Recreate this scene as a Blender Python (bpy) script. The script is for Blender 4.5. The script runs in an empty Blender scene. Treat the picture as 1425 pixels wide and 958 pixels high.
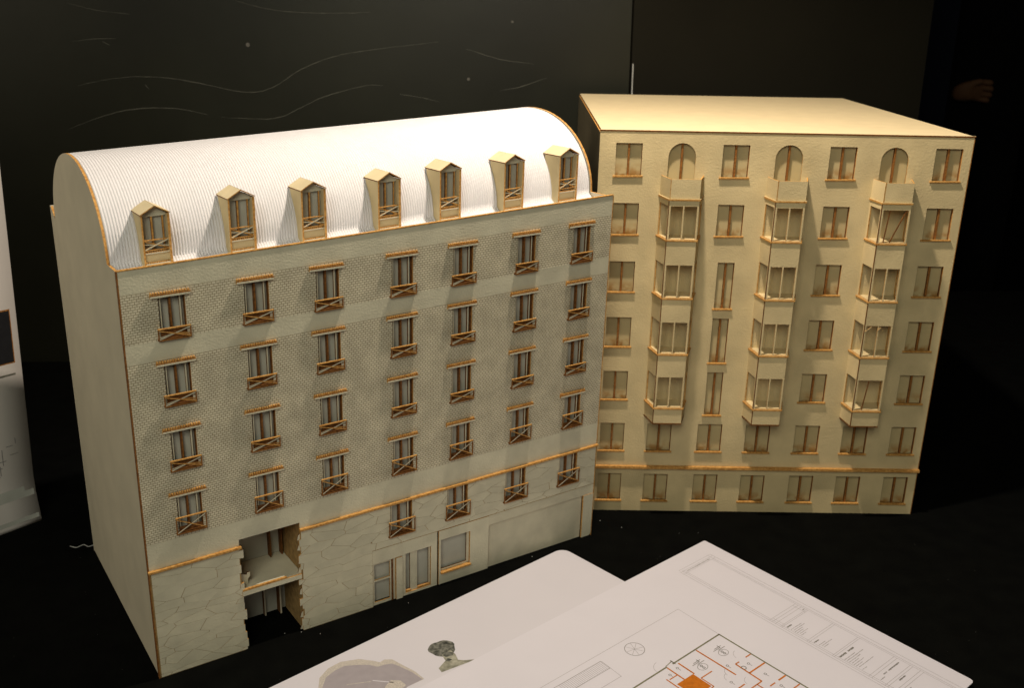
import bpy, bmesh, math, random
from mathutils import Vector, Matrix
random.seed(7)
scn = bpy.context.scene
col = scn.collection

# ---------------------------------------------------------------- camera
PITCH, ROLL = 0.34833, -0.00750
cam_d = bpy.data.cameras.new('camera')
cam = bpy.data.objects.new('camera', cam_d); col.objects.link(cam)
cp_, sp_ = math.cos(PITCH), math.sin(PITCH)
fwd = Vector((0, cp_, -sp_)); up0 = Vector((0, sp_, cp_)); r0 = Vector((1, 0, 0))
cr_, sr_ = math.cos(ROLL), math.sin(ROLL)
rt = cr_ * r0 + sr_ * up0; upv = -sr_ * r0 + cr_ * up0
cam.matrix_world = Matrix(((rt.x, upv.x, -fwd.x, 0), (rt.y, upv.y, -fwd.y, 0), (rt.z, upv.z, -fwd.z, 0.5429), (0, 0, 0, 1)))
cam_d.sensor_width = 36.0
cam_d.lens = 1400.12 / 1425 * 36.0
cam_d.shift_x = 41.67 / 1425
cam_d.shift_y = 39.07 / 1425
cam_d.clip_start = 0.01; cam_d.clip_end = 50
scn.camera = cam
cam_d.dof.use_dof = True; cam_d.dof.focus_distance = 0.90; cam_d.dof.aperture_fstop = 12.0

# ---------------------------------------------------------------- world and lamps
scn.render.engine = 'CYCLES'
scn.view_settings.view_transform = 'Standard'
scn.view_settings.look = 'None'
scn.view_settings.exposure = 0.0
scn.view_settings.gamma = 1.0
w = bpy.data.worlds.new('World'); scn.world = w; w.use_nodes = True
w.node_tree.nodes['Background'].inputs[0].default_value = (1.0, 0.84, 0.60, 1)
w.node_tree.nodes['Background'].inputs[1].default_value = 0.017
scn.cycles.max_bounces = 6


def lamp(name, kind, loc, energy, colr, size=0.02, target=None, spot=None, blend=0.5):
    d = bpy.data.lights.new(name, kind); o = bpy.data.objects.new(name, d); col.objects.link(o)
    o.location = loc; d.energy = energy; d.color = colr
    if kind == 'AREA': d.size = size
    else: d.shadow_soft_size = size
    if kind == 'SPOT': d.spot_size = math.radians(spot); d.spot_blend = blend
    if target:
        o.rotation_euler = (Vector(target) - Vector(loc)).to_track_quat('-Z', 'Y').to_euler()
    return o


# the halogen spot above and between the two models, and the dim room light from behind the camera
lamp('halogen_spot', 'SPOT', (0.135, 0.885, 0.96), 25.5, (1.0, 0.86, 0.70), 0.016, (0.08, 0.95, 0.2), 150, 0.6)
lamp('room_light', 'AREA', (-0.25, -0.62, 1.25), 11.6, (1.0, 0.97, 0.80), 0.8, (-0.15, 0.9, 0.15))
lamp('side_fill', 'AREA', (-1.5, 0.1, 0.9), 2.8, (1.0, 0.88, 0.66), 0.8, (-0.3, 1.0, 0.2))  # unseen fill lamp added to brighten the models' left end walls


# ---------------------------------------------------------------- materials
def mat(name, base, rough=0.85, var=0.12, scale=60.0, bump=0.0, bscale=400.0, base2=None, spec=0.2, detail=4.0, stretch=(1, 1, 1)):
    m = bpy.data.materials.new(name); m.use_nodes = True
    nt = m.node_tree; b = nt.nodes['Principled BSDF']
    b.inputs['Roughness'].default_value = rough
    b.inputs['Specular IOR Level'].default_value = spec
    tc = nt.nodes.new('ShaderNodeTexCoord'); mp = nt.nodes.new('ShaderNodeMapping')
    mp.inputs['Scale'].default_value = stretch
    oi = nt.nodes.new('ShaderNodeObjectInfo')
    ad = nt.nodes.new('ShaderNodeVectorMath'); ad.operation = 'ADD'
    ml = nt.nodes.new('ShaderNodeVectorMath'); ml.operation = 'SCALE'; ml.inputs[3].default_value = 3.0
    cmb = nt.nodes.new('ShaderNodeCombineXYZ')
    for i in range(3): nt.links.new(oi.outputs['Random'], cmb.inputs[i])
    nt.links.new(cmb.outputs[0], ml.inputs[0])
    nt.links.new(tc.outputs['Object'], mp.inputs[0]); nt.links.new(mp.outputs[0], ad.inputs[0]); nt.links.new(ml.outputs[0], ad.inputs[1])
    n1 = nt.nodes.new('ShaderNodeTexNoise'); n1.inputs['Scale'].default_value = scale; n1.inputs['Detail'].default_value = detail
    nt.links.new(ad.outputs[0], n1.inputs['Vector'])
    rp = nt.nodes.new('ShaderNodeMapRange'); rp.inputs[1].default_value = 0.3; rp.inputs[2].default_value = 0.7
    nt.links.new(n1.outputs[0], rp.inputs[0])
    mx = nt.nodes.new('ShaderNodeMix'); mx.data_type = 'RGBA'
    nt.links.new(rp.outputs[0], mx.inputs[0])
    b2 = base2 or tuple(c * (1 - var) for c in base); b1 = base if base2 else tuple(min(1, c * (1 + var)) for c in base)
    mx.inputs[6].default_value = (*b2, 1); mx.inputs[7].default_value = (*b1, 1)
    nt.links.new(mx.outputs[2], b.inputs['Base Color'])
    if bump:
        n2 = nt.nodes.new('ShaderNodeTexNoise'); n2.inputs['Scale'].default_value = bscale; n2.inputs['Detail'].default_value = 5
        nt.links.new(ad.outputs[0], n2.inputs['Vector'])
        bp = nt.nodes.new('ShaderNodeBump'); bp.inputs['Strength'].default_value = bump; bp.inputs['Distance'].default_value = 0.0004
        nt.links.new(n2.outputs[0], bp.inputs['Height']); nt.links.new(bp.outputs[0], b.inputs['Normal'])
    m['mix'] = mx.name
    return m


M = {}
M['board'] = mat('greyboard', (0.63, 0.595, 0.445), 0.9, 0.09, 45, 0.8, 600)
M['board_b'] = mat('tan_board', (0.63, 0.51, 0.285), 0.9, 0.13, 24, 0.8, 600)
M['pane'] = mat('pane_card', (0.48, 0.475, 0.40), 0.8, 0.06, 60)
M['pane_b'] = mat('pane_card_tan', (0.52, 0.42, 0.22), 0.8, 0.06, 60)
M['burn'] = mat('laser_burnt_edge', (0.68, 0.39, 0.12), 0.7, 0.3, 500, 0.2, 1500, base2=(0.36, 0.155, 0.032))
M['burn_dark'] = mat('charred_edge', (0.24, 0.10, 0.025), 0.7, 0.3, 500, base2=(0.09, 0.032, 0.008))
M['burn_mid'] = mat('burnt_face', (0.36, 0.155, 0.035), 0.7, 0.3, 500, base2=(0.17, 0.065, 0.014))
M['dormer_board'] = mat('dormer_side_card', (0.58, 0.48, 0.28), 0.9, 0.07, 60, 0.2, 900)
M['joint'] = mat('engraved_joint', (0.36, 0.23, 0.09), 0.9, 0.25, 200)
M['stone'] = mat('stone_board', (0.63, 0.59, 0.44), 0.9, 0.10, 45, 0.7, 600)
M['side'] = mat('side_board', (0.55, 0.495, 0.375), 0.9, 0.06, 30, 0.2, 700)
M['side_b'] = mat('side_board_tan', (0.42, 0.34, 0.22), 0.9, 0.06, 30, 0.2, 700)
M['top_b'] = mat('roof_card', (0.74, 0.61, 0.37), 0.85, 0.035, 60, 0.15, 900)
M['white'] = mat('white_corrugated', (0.67, 0.66, 0.68), 0.75, 0.02, 60)
M['paper'] = mat('paper', (0.62, 0.60, 0.66), 0.75, 0.012, 25, 0.05, 60)
M['paper_top'] = mat('plan_paper', (0.66, 0.64, 0.71), 0.75, 0.012, 25, 0.05, 60)
M['paper_edge'] = mat('paper_edge', (0.85, 0.86, 0.88), 0.8, 0.02, 60)
M['cloth'] = mat('black_cloth', (0.0022, 0.0024, 0.0020), 0.95, 0.3, 40, 0.4, 1200, spec=0.05)
M['wallp'] = mat('black_painted_board', (0.0105, 0.011, 0.0062), 0.37, 0.30, 5, 0.6, 22, spec=0.33, detail=8)
M['wallq'] = mat('black_panel', (0.010, 0.009, 0.0055), 0.8, 0.15, 5, 0.2, 60, spec=0.1)
M['scratch'] = mat('paint_ridge', (0.075, 0.075, 0.06), 0.5, 0.5, 60)
M['seam'] = mat('bare_seam', (0.35, 0.35, 0.33), 0.6, 0.3, 60)
M['metal'] = mat('screw_metal', (0.10, 0.095, 0.08), 0.5, 0.2, 300)
M['lint'] = mat('lint', (0.42, 0.42, 0.40), 0.9, 0.05, 300)
M['navy'] = mat('navy_cloth', (0.0012, 0.0026, 0.0075), 0.9, 0.2, 8)
M['floor'] = mat('dark_floor', (0.0025, 0.0025, 0.0025), 0.9, 0.2, 4)
M['skin'] = mat('skin', (0.20, 0.10, 0.05), 0.6, 0.1, 60)
M['clothes'] = mat('black_clothes', (0.004, 0.004, 0.0045), 0.95, 0.2, 20)
M['ink'] = mat('grey_ink', (0.24, 0.225, 0.22), 0.8, 0.1, 300)
M['ink_dark'] = mat('dark_ink', (0.12, 0.115, 0.09), 0.8, 0.2, 300)
M['ink_green'] = mat('wall_ink', (0.17, 0.165, 0.10), 0.8, 0.2, 300)
M['orange'] = mat('orange_ink', (0.50, 0.145, 0.008), 0.8, 0.15, 300)
M['mauve'] = mat('mauve_print', (0.34, 0.31, 0.335), 0.8, 0.05, 120)
M['speckle'] = mat('speckled_print', (0.62, 0.57, 0.50), 0.8, 0.1, 1500, base2=(0.36, 0.33, 0.32))
M['photo'] = mat('photo_print', (0.22, 0.22, 0.19), 0.8, 0.1, 260, base2=(0.014, 0.016, 0.014))
M['photo_light'] = mat('photo_print_pale', (0.40, 0.39, 0.32), 0.8, 0.1, 200, base2=(0.17, 0.17, 0.13))
M['poster'] = mat('poster_paper', (0.58, 0.55, 0.52), 0.7, 0.03, 20)
M['teal'] = mat('teal_print', (0.42, 0.43, 0.39), 0.8, 0.15, 30)
M['black_print'] = mat('black_print', (0.012, 0.012, 0.014), 0.6, 0.1, 100)


def bottom_tint(m, h):  # mixes a noisy brown into the colour, strongest at the bottom edge
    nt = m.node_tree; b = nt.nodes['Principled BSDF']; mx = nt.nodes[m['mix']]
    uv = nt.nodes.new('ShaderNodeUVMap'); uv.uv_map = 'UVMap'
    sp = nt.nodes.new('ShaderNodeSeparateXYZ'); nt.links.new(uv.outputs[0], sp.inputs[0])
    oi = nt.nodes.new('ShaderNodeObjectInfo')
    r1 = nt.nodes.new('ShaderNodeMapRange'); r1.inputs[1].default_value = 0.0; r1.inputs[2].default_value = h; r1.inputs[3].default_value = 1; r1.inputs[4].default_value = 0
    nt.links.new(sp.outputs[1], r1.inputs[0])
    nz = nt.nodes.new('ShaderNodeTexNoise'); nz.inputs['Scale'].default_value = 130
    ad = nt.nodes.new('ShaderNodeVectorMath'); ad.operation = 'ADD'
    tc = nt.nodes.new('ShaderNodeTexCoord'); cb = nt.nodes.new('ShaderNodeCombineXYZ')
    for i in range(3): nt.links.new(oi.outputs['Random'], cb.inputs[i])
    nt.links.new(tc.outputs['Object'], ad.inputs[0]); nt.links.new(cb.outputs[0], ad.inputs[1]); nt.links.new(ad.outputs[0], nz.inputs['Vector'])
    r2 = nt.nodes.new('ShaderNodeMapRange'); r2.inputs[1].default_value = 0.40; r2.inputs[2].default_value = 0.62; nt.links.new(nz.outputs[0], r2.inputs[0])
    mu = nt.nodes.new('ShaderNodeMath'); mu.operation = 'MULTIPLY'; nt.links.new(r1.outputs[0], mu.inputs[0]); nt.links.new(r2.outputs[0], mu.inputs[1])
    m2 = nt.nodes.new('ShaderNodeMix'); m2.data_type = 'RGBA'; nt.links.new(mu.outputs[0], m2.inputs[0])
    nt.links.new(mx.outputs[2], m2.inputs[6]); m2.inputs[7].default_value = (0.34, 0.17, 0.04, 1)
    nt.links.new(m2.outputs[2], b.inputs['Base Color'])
bottom_tint(M['pane_b'], 0.012)


def brick_material():
    m = bpy.data.materials.new('brick_engraved_board'); m.use_nodes = True
    nt = m.node_tree; b = nt.nodes['Principled BSDF']; b.inputs['Roughness'].default_value = 0.9
    b.inputs['Specular IOR Level'].default_value = 0.2
    uv = nt.nodes.new('ShaderNodeUVMap'); uv.uv_map = 'UVMap'
    bk = nt.nodes.new('ShaderNodeTexBrick')
    bk.offset = 0.5; bk.squash = 1.0
    bk.inputs['Scale'].default_value = 1.0
    bk.inputs['Brick Width'].default_value = 0.0034
    bk.inputs['Row Height'].default_value = 0.00200
    bk.inputs['Mortar Size'].default_value = 0.00021
    bk.inputs['Mortar Smooth'].default_value = 0.12
    bk.inputs['Color1'].default_value = (0.71, 0.66, 0.50, 1)
    bk.inputs['Color2'].default_value = (0.65, 0.60, 0.45, 1)
    bk.inputs['Mortar'].default_value = (0.24, 0.19, 0.105, 1)
    nz = nt.nodes.new('ShaderNodeTexNoise'); nz.inputs['Scale'].default_value = 2500
    # scale UV so that the noise wobble is tiny
    sc = nt.nodes.new('ShaderNodeVectorMath'); sc.operation = 'MULTIPLY_ADD'
    nt.links.new(uv.outputs[0], nz.inputs['Vector'])
    sub = nt.nodes.new('ShaderNodeVectorMath'); sub.operation = 'SUBTRACT'; sub.inputs[1].default_value = (0.5, 0.5, 0.5)
    nt.links.new(nz.outputs['Color'], sub.inputs[0])
    sc.inputs[1].default_value = (0.00010, 0.00010, 0)
    nt.links.new(sub.outputs[0], sc.inputs[0]); nt.links.new(uv.outputs[0], sc.inputs[2])
    nt.links.new(sc.outputs[0], bk.inputs['Vector'])
    n2 = nt.nodes.new('ShaderNodeTexNoise'); n2.inputs['Scale'].default_value = 55; n2.inputs['Detail'].default_value = 5
    nt.links.new(uv.outputs[0], n2.inputs['Vector'])
    mr = nt.nodes.new('ShaderNodeMapRange'); mr.inputs[1].default_value = 0.3; mr.inputs[2].default_value = 0.7
    mr.inputs[3].default_value = 0.84; mr.inputs[4].default_value = 1.12
    nt.links.new(n2.outputs[0], mr.inputs[0])
    mu = nt.nodes.new('ShaderNodeMix'); mu.data_type = 'RGBA'; mu.blend_type = 'MULTIPLY'; mu.inputs[0].default_value = 1
    nt.links.new(bk.outputs['Color'], mu.inputs[6]); nt.links.new(mr.outputs[0], mu.inputs[7])
    nt.links.new(mu.outputs[2], b.inputs['Base Color'])
    bp = nt.nodes.new('ShaderNodeBump'); bp.inputs['Strength'].default_value = 0.5; bp.inputs['Distance'].default_value = 0.0002
    bp.invert = True
    nt.links.new(bk.outputs['Fac'], bp.inputs['Height']); nt.links.new(bp.outputs[0], b.inputs['Normal'])
    return m


M['brick'] = brick_material()


# ---------------------------------------------------------------- helpers
class MB:
    """collects faces with materials; build() links them as one mesh object"""
    def __init__(s, fn=None):
        s.v = []; s.f = []; s.m = []; s.mats = []; s.fn = fn; s.uv = []
    def mi(s, name):
        if name not in s.mats: s.mats.append(name)
        return s.mats.index(name)
    def face(s, pts, mname):
        i0 = len(s.v)
        for p in pts:
            s.uv.append((p[0], p[1]))
            s.v.append(tuple(s.fn(*p)) if s.fn else tuple(p))
        s.f.append(tuple(range(i0, i0 + len(pts)))); s.m.append(s.mi(mname))
    def box(s, u0, u1, v0, v1, w0, w1, face='board', edge='burn', skip=''):
        # w0 is the front (towards the viewer), w1 the back
        if 'f' not in skip: s.face([(u0, v0, w0), (u1, v0, w0), (u1, v1, w0), (u0, v1, w0)], face)
        if 'b' not in skip: s.face([(u1, v0, w1), (u0, v0, w1), (u0, v1, w1), (u1, v1, w1)], face)
        if 'l' not in skip: s.face([(u0, v0, w1), (u0, v0, w0), (u0, v1, w0), (u0, v1, w1)], edge)
        if 'r' not in skip: s.face([(u1, v0, w0), (u1, v0, w1), (u1, v1, w1), (u1, v1, w0)], edge)
        if 't' not in skip: s.face([(u0, v1, w0), (u1, v1, w0), (u1, v1, w1), (u0, v1, w1)], edge)
        if 'd' not in skip: s.face([(u0, v0, w1), (u1, v0, w1), (u1, v0, w0), (u0, v0, w0)], edge)
    def bar(s, a, b, hw, w0, w1, face='burn', edge='burn'):
        # a flat strip between (u,v) points a and b, width 2*hw, from w0 to w1
        dx, dy = b[0] - a[0], b[1] - a[1]; L = math.hypot(dx, dy); nx, ny = -dy / L * hw, dx / L * hw
        q = [(a[0] - nx, a[1] - ny), (b[0] - nx, b[1] - ny), (b[0] + nx, b[1] + ny), (a[0] + nx, a[1] + ny)]
        s.prism(q, w0, w1, face, edge)
    def prism(s, poly, w0, w1, face='board', edge='burn', back=True):
        # poly counter-clockwise in (u,v), seen from the front
        s.face([(p[0], p[1], w0) for p in poly], face)
        if back: s.face([(p[0], p[1], w1) for p in reversed(poly)], face)
        n = len(poly)
        for i in range(n):
            a, b = poly[i], poly[(i + 1) % n]
            s.face([(a[0], a[1], w0), (a[0], a[1], w1), (b[0], b[1], w1), (b[0], b[1], w0)], edge)
    def mesh(s, name, smooth=False, merge=True):
        me = bpy.data.meshes.new(name)
        me.from_pydata(s.v, [], s.f)
        for mn in s.mats: me.materials.append(M[mn])
        me.polygons.foreach_set('material_index', s.m)
        ul = me.uv_layers.new(name='UVMap')
        flat = []
        for f in s.f:
            for vi in f: flat += s.uv[vi]
        ul.data.foreach_set('uv', flat)
        if merge:
            bm = bmesh.new(); bm.from_mesh(me)
            bmesh.ops.remove_doubles(bm, verts=bm.verts, dist=1e-6)
            bmesh.ops.recalc_face_normals(bm, faces=bm.faces)
            bm.to_mesh(me); bm.free()
        if smooth:
            for p in me.polygons: p.use_smooth = True
        me.update()
        return me
    def build(s, name, parent=None, **k):
        return link(name, s.mesh(name, **k), parent)


def link(name, me, parent=None, loc=None):
    o = bpy.data.objects.new(name, me); col.objects.link(o)
    if parent: o.parent = parent
    if loc: o.location = loc
    return o


def tag(o, label=None, cat=None, group=None, kind=None):
    if label: o['label'] = label
    if cat: o['category'] = cat
    if group: o['group'] = group
    if kind: o['kind'] = kind
    return o


def empty(name, loc, rz=0):
    e = bpy.data.objects.new(name, None); col.objects.link(e); e.location = loc; e.rotation_euler = (0, 0, rz)
    e.empty_display_size = 0.05
    return e


def bevel(o, width=0.0002, seg=1):
    md = o.modifiers.new('bevel', 'BEVEL'); md.width = width; md.segments = seg; md.limit_method = 'ANGLE'


def plate(mb, u0, u1, v0, v1, w0, w1, holes, facefn, edge='burn', openb=()):
    """a board with rectangular holes, cut edges burnt"""
    us = sorted({u0, u1, *[h[0] for h in holes], *[h[2] for h in holes]})
    vs = sorted({v0, v1, *[h[1] for h in holes], *[h[3] for h in holes], *openb})
    us = [u for u in us if u0 <= u <= u1]; vs = [v for v in vs if v0 <= v <= v1]
    def solid(i, j):
        if i < 0 or j < 0 or i >= len(us) - 1 or j >= len(vs) - 1: return False
        cu, cv = (us[i] + us[i + 1]) / 2, (vs[j] + vs[j + 1]) / 2
        return not any(h[0] < cu < h[2] and h[1] < cv < h[3] for h in holes)
    for i in range(len(us) - 1):
        for j in range(len(vs) - 1):
            if not solid(i, j): continue
            sk = ''
            if solid(i - 1, j): sk += 'l'
            if solid(i + 1, j): sk += 'r'
            if solid(i, j + 1): sk += 't'
            if solid(i, j - 1): sk += 'd'
            mb.box(us[i], us[i + 1], vs[j], vs[j + 1], w0, w1, facefn((us[i] + us[i + 1]) / 2, (vs[j] + vs[j + 1]) / 2), edge, sk)


class Frame:
    """board coordinates of a model: u along the front, v up, w into the depth; hand-glued, so slightly out of square"""
    def __init__(s, k, sw, su): s.k, s.sw, s.su = k, sw, su
    def __call__(s, u, v, w=0.0): return (u + s.su * v, w + s.sw * v, v * (1 + s.k * u))
    def local(s, uc=0.2):
        kk = 1 + s.k * uc
        return lambda u, v, w=0.0: (u + s.su * v, w + s.sw * v, v * kk)


# ---------------------------------------------------------------- the setting
T = MB(); T.box(-1.6, 1.15, -0.05, 1.9, 0, 0, 'cloth', 'cloth')
def slab(name, x0, x1, y0, y1, z0, z1, m, parent=None):
    b = MB()
    P = [(x0, y0, z0), (x1, y0, z0), (x1, y1, z0), (x0, y1, z0), (x0, y0, z1), (x1, y0, z1), (x1, y1, z1), (x0, y1, z1)]
    for f in ((3, 2, 1, 0), (4, 5, 6, 7), (0, 1, 5, 4), (1, 2, 6, 5), (2, 3, 7, 6), (3, 0, 4, 7)):
        b.face([P[i] for i in f], m)
    return b.build(name, parent)
tag(slab('table_top', -1.6, 1.15, 0.02, 1.95, -0.04, 0.0, 'cloth'), kind='structure')
tag(slab('floor', -4, 6, -3, 6, -0.80, -0.75, 'floor'), kind='structure')

tag(slab('far_wall', -4, 6, 5.9, 5.95, -0.75, 4.0, 'floor'), kind='structure')
wl = slab('back_wall', -1.7, 0.2226, 1.56, 1.58, -0.75, 1.5, 'wallp'); tag(wl, kind='structure')
q = MB()   # the second panel turns away at the seam
a0 = (0.2262, 1.563); a1 = (0.690, 1.625)
for (p, r) in (((a0[0], a0[1]), (a1[0], a1[1])),):
    n = Vector((-(r[1] - p[1]), r[0] - p[0])).normalized() * 0.02
    P = [(p[0], p[1]), (r[0], r[1]), (r[0] + n.x, r[1] + n.y), (p[0] + n.x, p[1] + n.y)]
    for i in range(4):
        A_, B_ = P[i], P[(i + 1) % 4]
        q.face([(A_[0], A_[1], -0.75), (B_[0], B_[1], -0.75), (B_[0], B_[1], 1.5), (A_[0], A_[1], 1.5)], 'wallq')
    q.face([(x, y, 1.5) for x, y in P], 'wallq')
tag(q.build('side_wall_panel'), kind='structure')
seam = slab('seam_strip', 0.2268, 0.2283, 1.5585, 1.5625, 0.36, 0.462, 'seam', wl)
tag(slab('partition', 0.70, 0.90, 2.0, 2.02, -0.75, 1.5, 'navy'), kind='structure')


def tube(name, pts, r, m, parent=None, sides=5, taper=True):
    mb = MB(); rings = []
    n = len(pts)
    for i, p in enumerate(pts):
        a = Vector(pts[max(i - 1, 0)]); b = Vector(pts[min(i + 1, n - 1)]); t = (b - a).normalized()
        s1 = t.cross(Vector((0, 0.3, 1))).normalized(); s2 = t.cross(s1)
        rr = r * (0.35 + 0.65 * math.sin(math.pi * (i + 0.5) / n)) if taper else r
        rings.append([tuple(Vector(p) + (s1 * math.cos(2 * math.pi * k / sides) + s2 * math.sin(2 * math.pi * k / sides)) * rr) for k in range(sides)])
    for i in range(n - 1):
        for k in range(sides):
            k2 = (k + 1) % sides
            mb.face([rings[i][k], rings[i][k2], rings[i + 1][k2], rings[i + 1][k]], m)
    return mb.build(name, parent, smooth=True)


def smooth_pts(pts, n=10):
    out = []
    P = [Vector(p) for p in pts]; P = [P[0]] + P + [P[-1]]
    for i in range(1, len(P) - 2):
        for k in range(n):
            t = k / n
            out.append(tuple(0.5 * ((2 * P[i]) + (-P[i - 1] + P[i + 1]) * t + (2 * P[i - 1] - 5 * P[i] + 4 * P[i + 1] - P[i + 2]) * t * t + (-P[i - 1] + 3 * P[i] - 3 * P[i + 1] + P[i + 2]) * t ** 3)))
    out.append(tuple(P[-2]))
    return out


WY = 1.5598
scr = [
    [(-0.60, 0.437), (-0.55, 0.446), (-0.50, 0.449), (-0.44, 0.443), (-0.3528, 0.4255), (-0.31, 0.432), (-0.2645, 0.4581), (-0.2172, 0.475), (-0.1672, 0.4838), (-0.0608, 0.4952)],
    [(-0.6241, 0.373), (-0.575, 0.390), (-0.5225, 0.4018), (-0.46, 0.4025), (-0.4099, 0.3926)],
    [(-0.39, 0.389), (-0.3128, 0.3866), (-0.27, 0.402), (-0.2349, 0.4175), (-0.1749, 0.4327), (-0.145, 0.434)],
    [(-0.16, 0.537), (-0.22, 0.536), (-0.30, 0.541), (-0.36, 0.556)],
    [(-0.60, 0.553), (-0.56, 0.543), (-0.51, 0.537)],
    [(-0.60, 0.500), (-0.56, 0.503), (-0.535, 0.503)],
    [(-0.555, 0.499), (-0.545, 0.494)],
    [(0.03, 0.425), (0.06, 0.430), (0.10, 0.443)],
    [(-0.02, 0.485), (0.03, 0.470), (0.08, 0.463)],
    [(-0.12, 0.421), (-0.09, 0.416), (-0.06, 0.409)],
    [(-0.50, 0.438), (-0.495, 0.431)],
]
for i, s_ in enumerate(scr):
    pts = smooth_pts([(x, WY + 0.0002, z) for x, z in s_], 8)
    pts = [(x, y + random.uniform(-.0003, .0003), z + random.uniform(-.0003, .0003)) for x, y, z in pts]
    tube('scratch', pts, 0.00075 if i < 3 else 0.0005, 'scratch', wl, 5)
for x, z, r in ((-0.3415, 0.4932, .003), (-0.0169, 0.4419, .0022), (0.0482, 0.5224, .0018)):
    mb = MB(); pr = []
    for k in range(10): pr.append((x + r * math.cos(k * math.pi / 5), z + r * math.sin(k * math.pi / 5)))
    mb.face([(px, WY - .0012, pz) for px, pz in pr], 'metal')
    for k in range(10):
        a, b = pr[k], pr[(k + 1) % 10]
        mb.face([(a[0], WY - .0012, a[1]), (a[0] * 1.0, 1.5602, a[1]), (b[0], 1.5602, b[1]), (b[0], WY - .0012, b[1])], 'metal')
    mb.build('screw_head', wl)

# ---------------------------------------------------------------- model A: brick block with a vaulted roof
AW, AH, AD = 0.4656, 0.36, 0.2607
FA = Frame(0.0625, -0.0236, 0.0204)
mA = empty('apartment_block_model', (-0.2793, 0.7262, 0), 0.5541)
tag(mA, 'cardboard model of a brick apartment block with white vaulted roof and seven dormers', 'architectural model')
AU = [0.0213, 0.0889, 0.1504, 0.2205, 0.2818, 0.3500, 0.4139]
AV = [0.3401, 0.2852, 0.2287, 0.1714]
T1 = 0.0015
rows_a = []
holes = []
for r, v in enumerate(AV):
    for u in AU:
        bot = v - 0.0375
        rows_a.append((u + 0.0062, bot, u + 0.0268, v - 0.0032, 0.0095 if r < 3 else 0.0152, True))
for (u0, u1) in ((0.2228, 0.2456), (0.2845, 0.3073), (0.3520, 0.3756), (0.4180, 0.4408)):
    rows_a.append((u0, 0.0705, u1, 0.1040, 0.0158, False))
for h in rows_a: holes.append(h[:4])
NICHE = (0.0768, 0.0, 0.1325, 0.1120)
SHOP = (0.2035, 0.0, 0.4655, 0.0605)
def facemat(u, v):
    if v < 0.1045: return 'joint'
    if v < 0.130: return 'board'
    if 0.2865 < v < 0.3022: return 'board'
    if v > 0.3422: return 'board'
    return 'brick'
fa = MB(FA)
plate(fa, 0, AW, 0, AH + 0.0008, 0, T1, holes + [NICHE, SHOP], facemat, openb=(0.1045, 0.130, 0.2865, 0.3022, 0.3422))
fa.build('facade', mA)

# windows: frame and mullion board, pane behind, header bar, railing
def win_frame_mesh(wd, ht):
    L = FA.local()
    m = MB(L)
    # lining of the opening: side strips and the mullion, set back from the facade face
    m.box(0.0013, 0.0022, 0, ht, 0.0016, 0.0036, 'board', 'burn_dark')
    m.box(wd - 0.0042, wd - 0.0030, 0, ht, 0.0016, 0.0036, 'board', 'burn_dark')
    c = wd * 0.44
    m.box(c - 0.0008, c - 0.0001, 0, ht - 0.0012, 0.0016, 0.0046, 'burn_dark', 'burn_dark')
    m.box(c - 0.0001, c + 0.0009, 0, ht - 0.0012, 0.0018, 0.0046, 'burn_mid', 'burn_dark')
    m.box(0.0, wd, ht - 0.0012, ht, 0.0016, 0.0036, 'board', 'burn_dark')
    m.box(wd - 0.0004, wd + 0.0012, 0, ht, 0.0016, 0.0052, 'burn_dark', 'burn_dark')
    m.box(-0.0012, 0.0004, 0, ht, 0.0016, 0.0052, 'burn', 'burn')
    return m.mesh('window')
def pane_mesh(wd, ht):
    m = MB(FA.local()); m.box(-0.001, wd + 0.001, -0.001, ht + 0.001, 0.0053, 0.0063, 'pane', 'burn'); return m.mesh('pane')
def lintel_mesh():
    m = MB(FA.local()); W_ = 0.0308
    m.box(0, W_, -0.0032, -0.0017, -0.0027, -0.0002, 'board', 'burn')
    m.box(0, W_, -0.0016, -0.0009, -0.0024, -0.0002, 'burn_mid', 'burn')
    n = 15
    for i in range(n):
        a = W_ * (i + 0.14) / n; b = W_ * (i + 0.70) / n
        m.box(a, b, -0.00088, 0.0007, -0.0026, -0.0002, 'burn', 'burn')
    return m.mesh('lintel')
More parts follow.
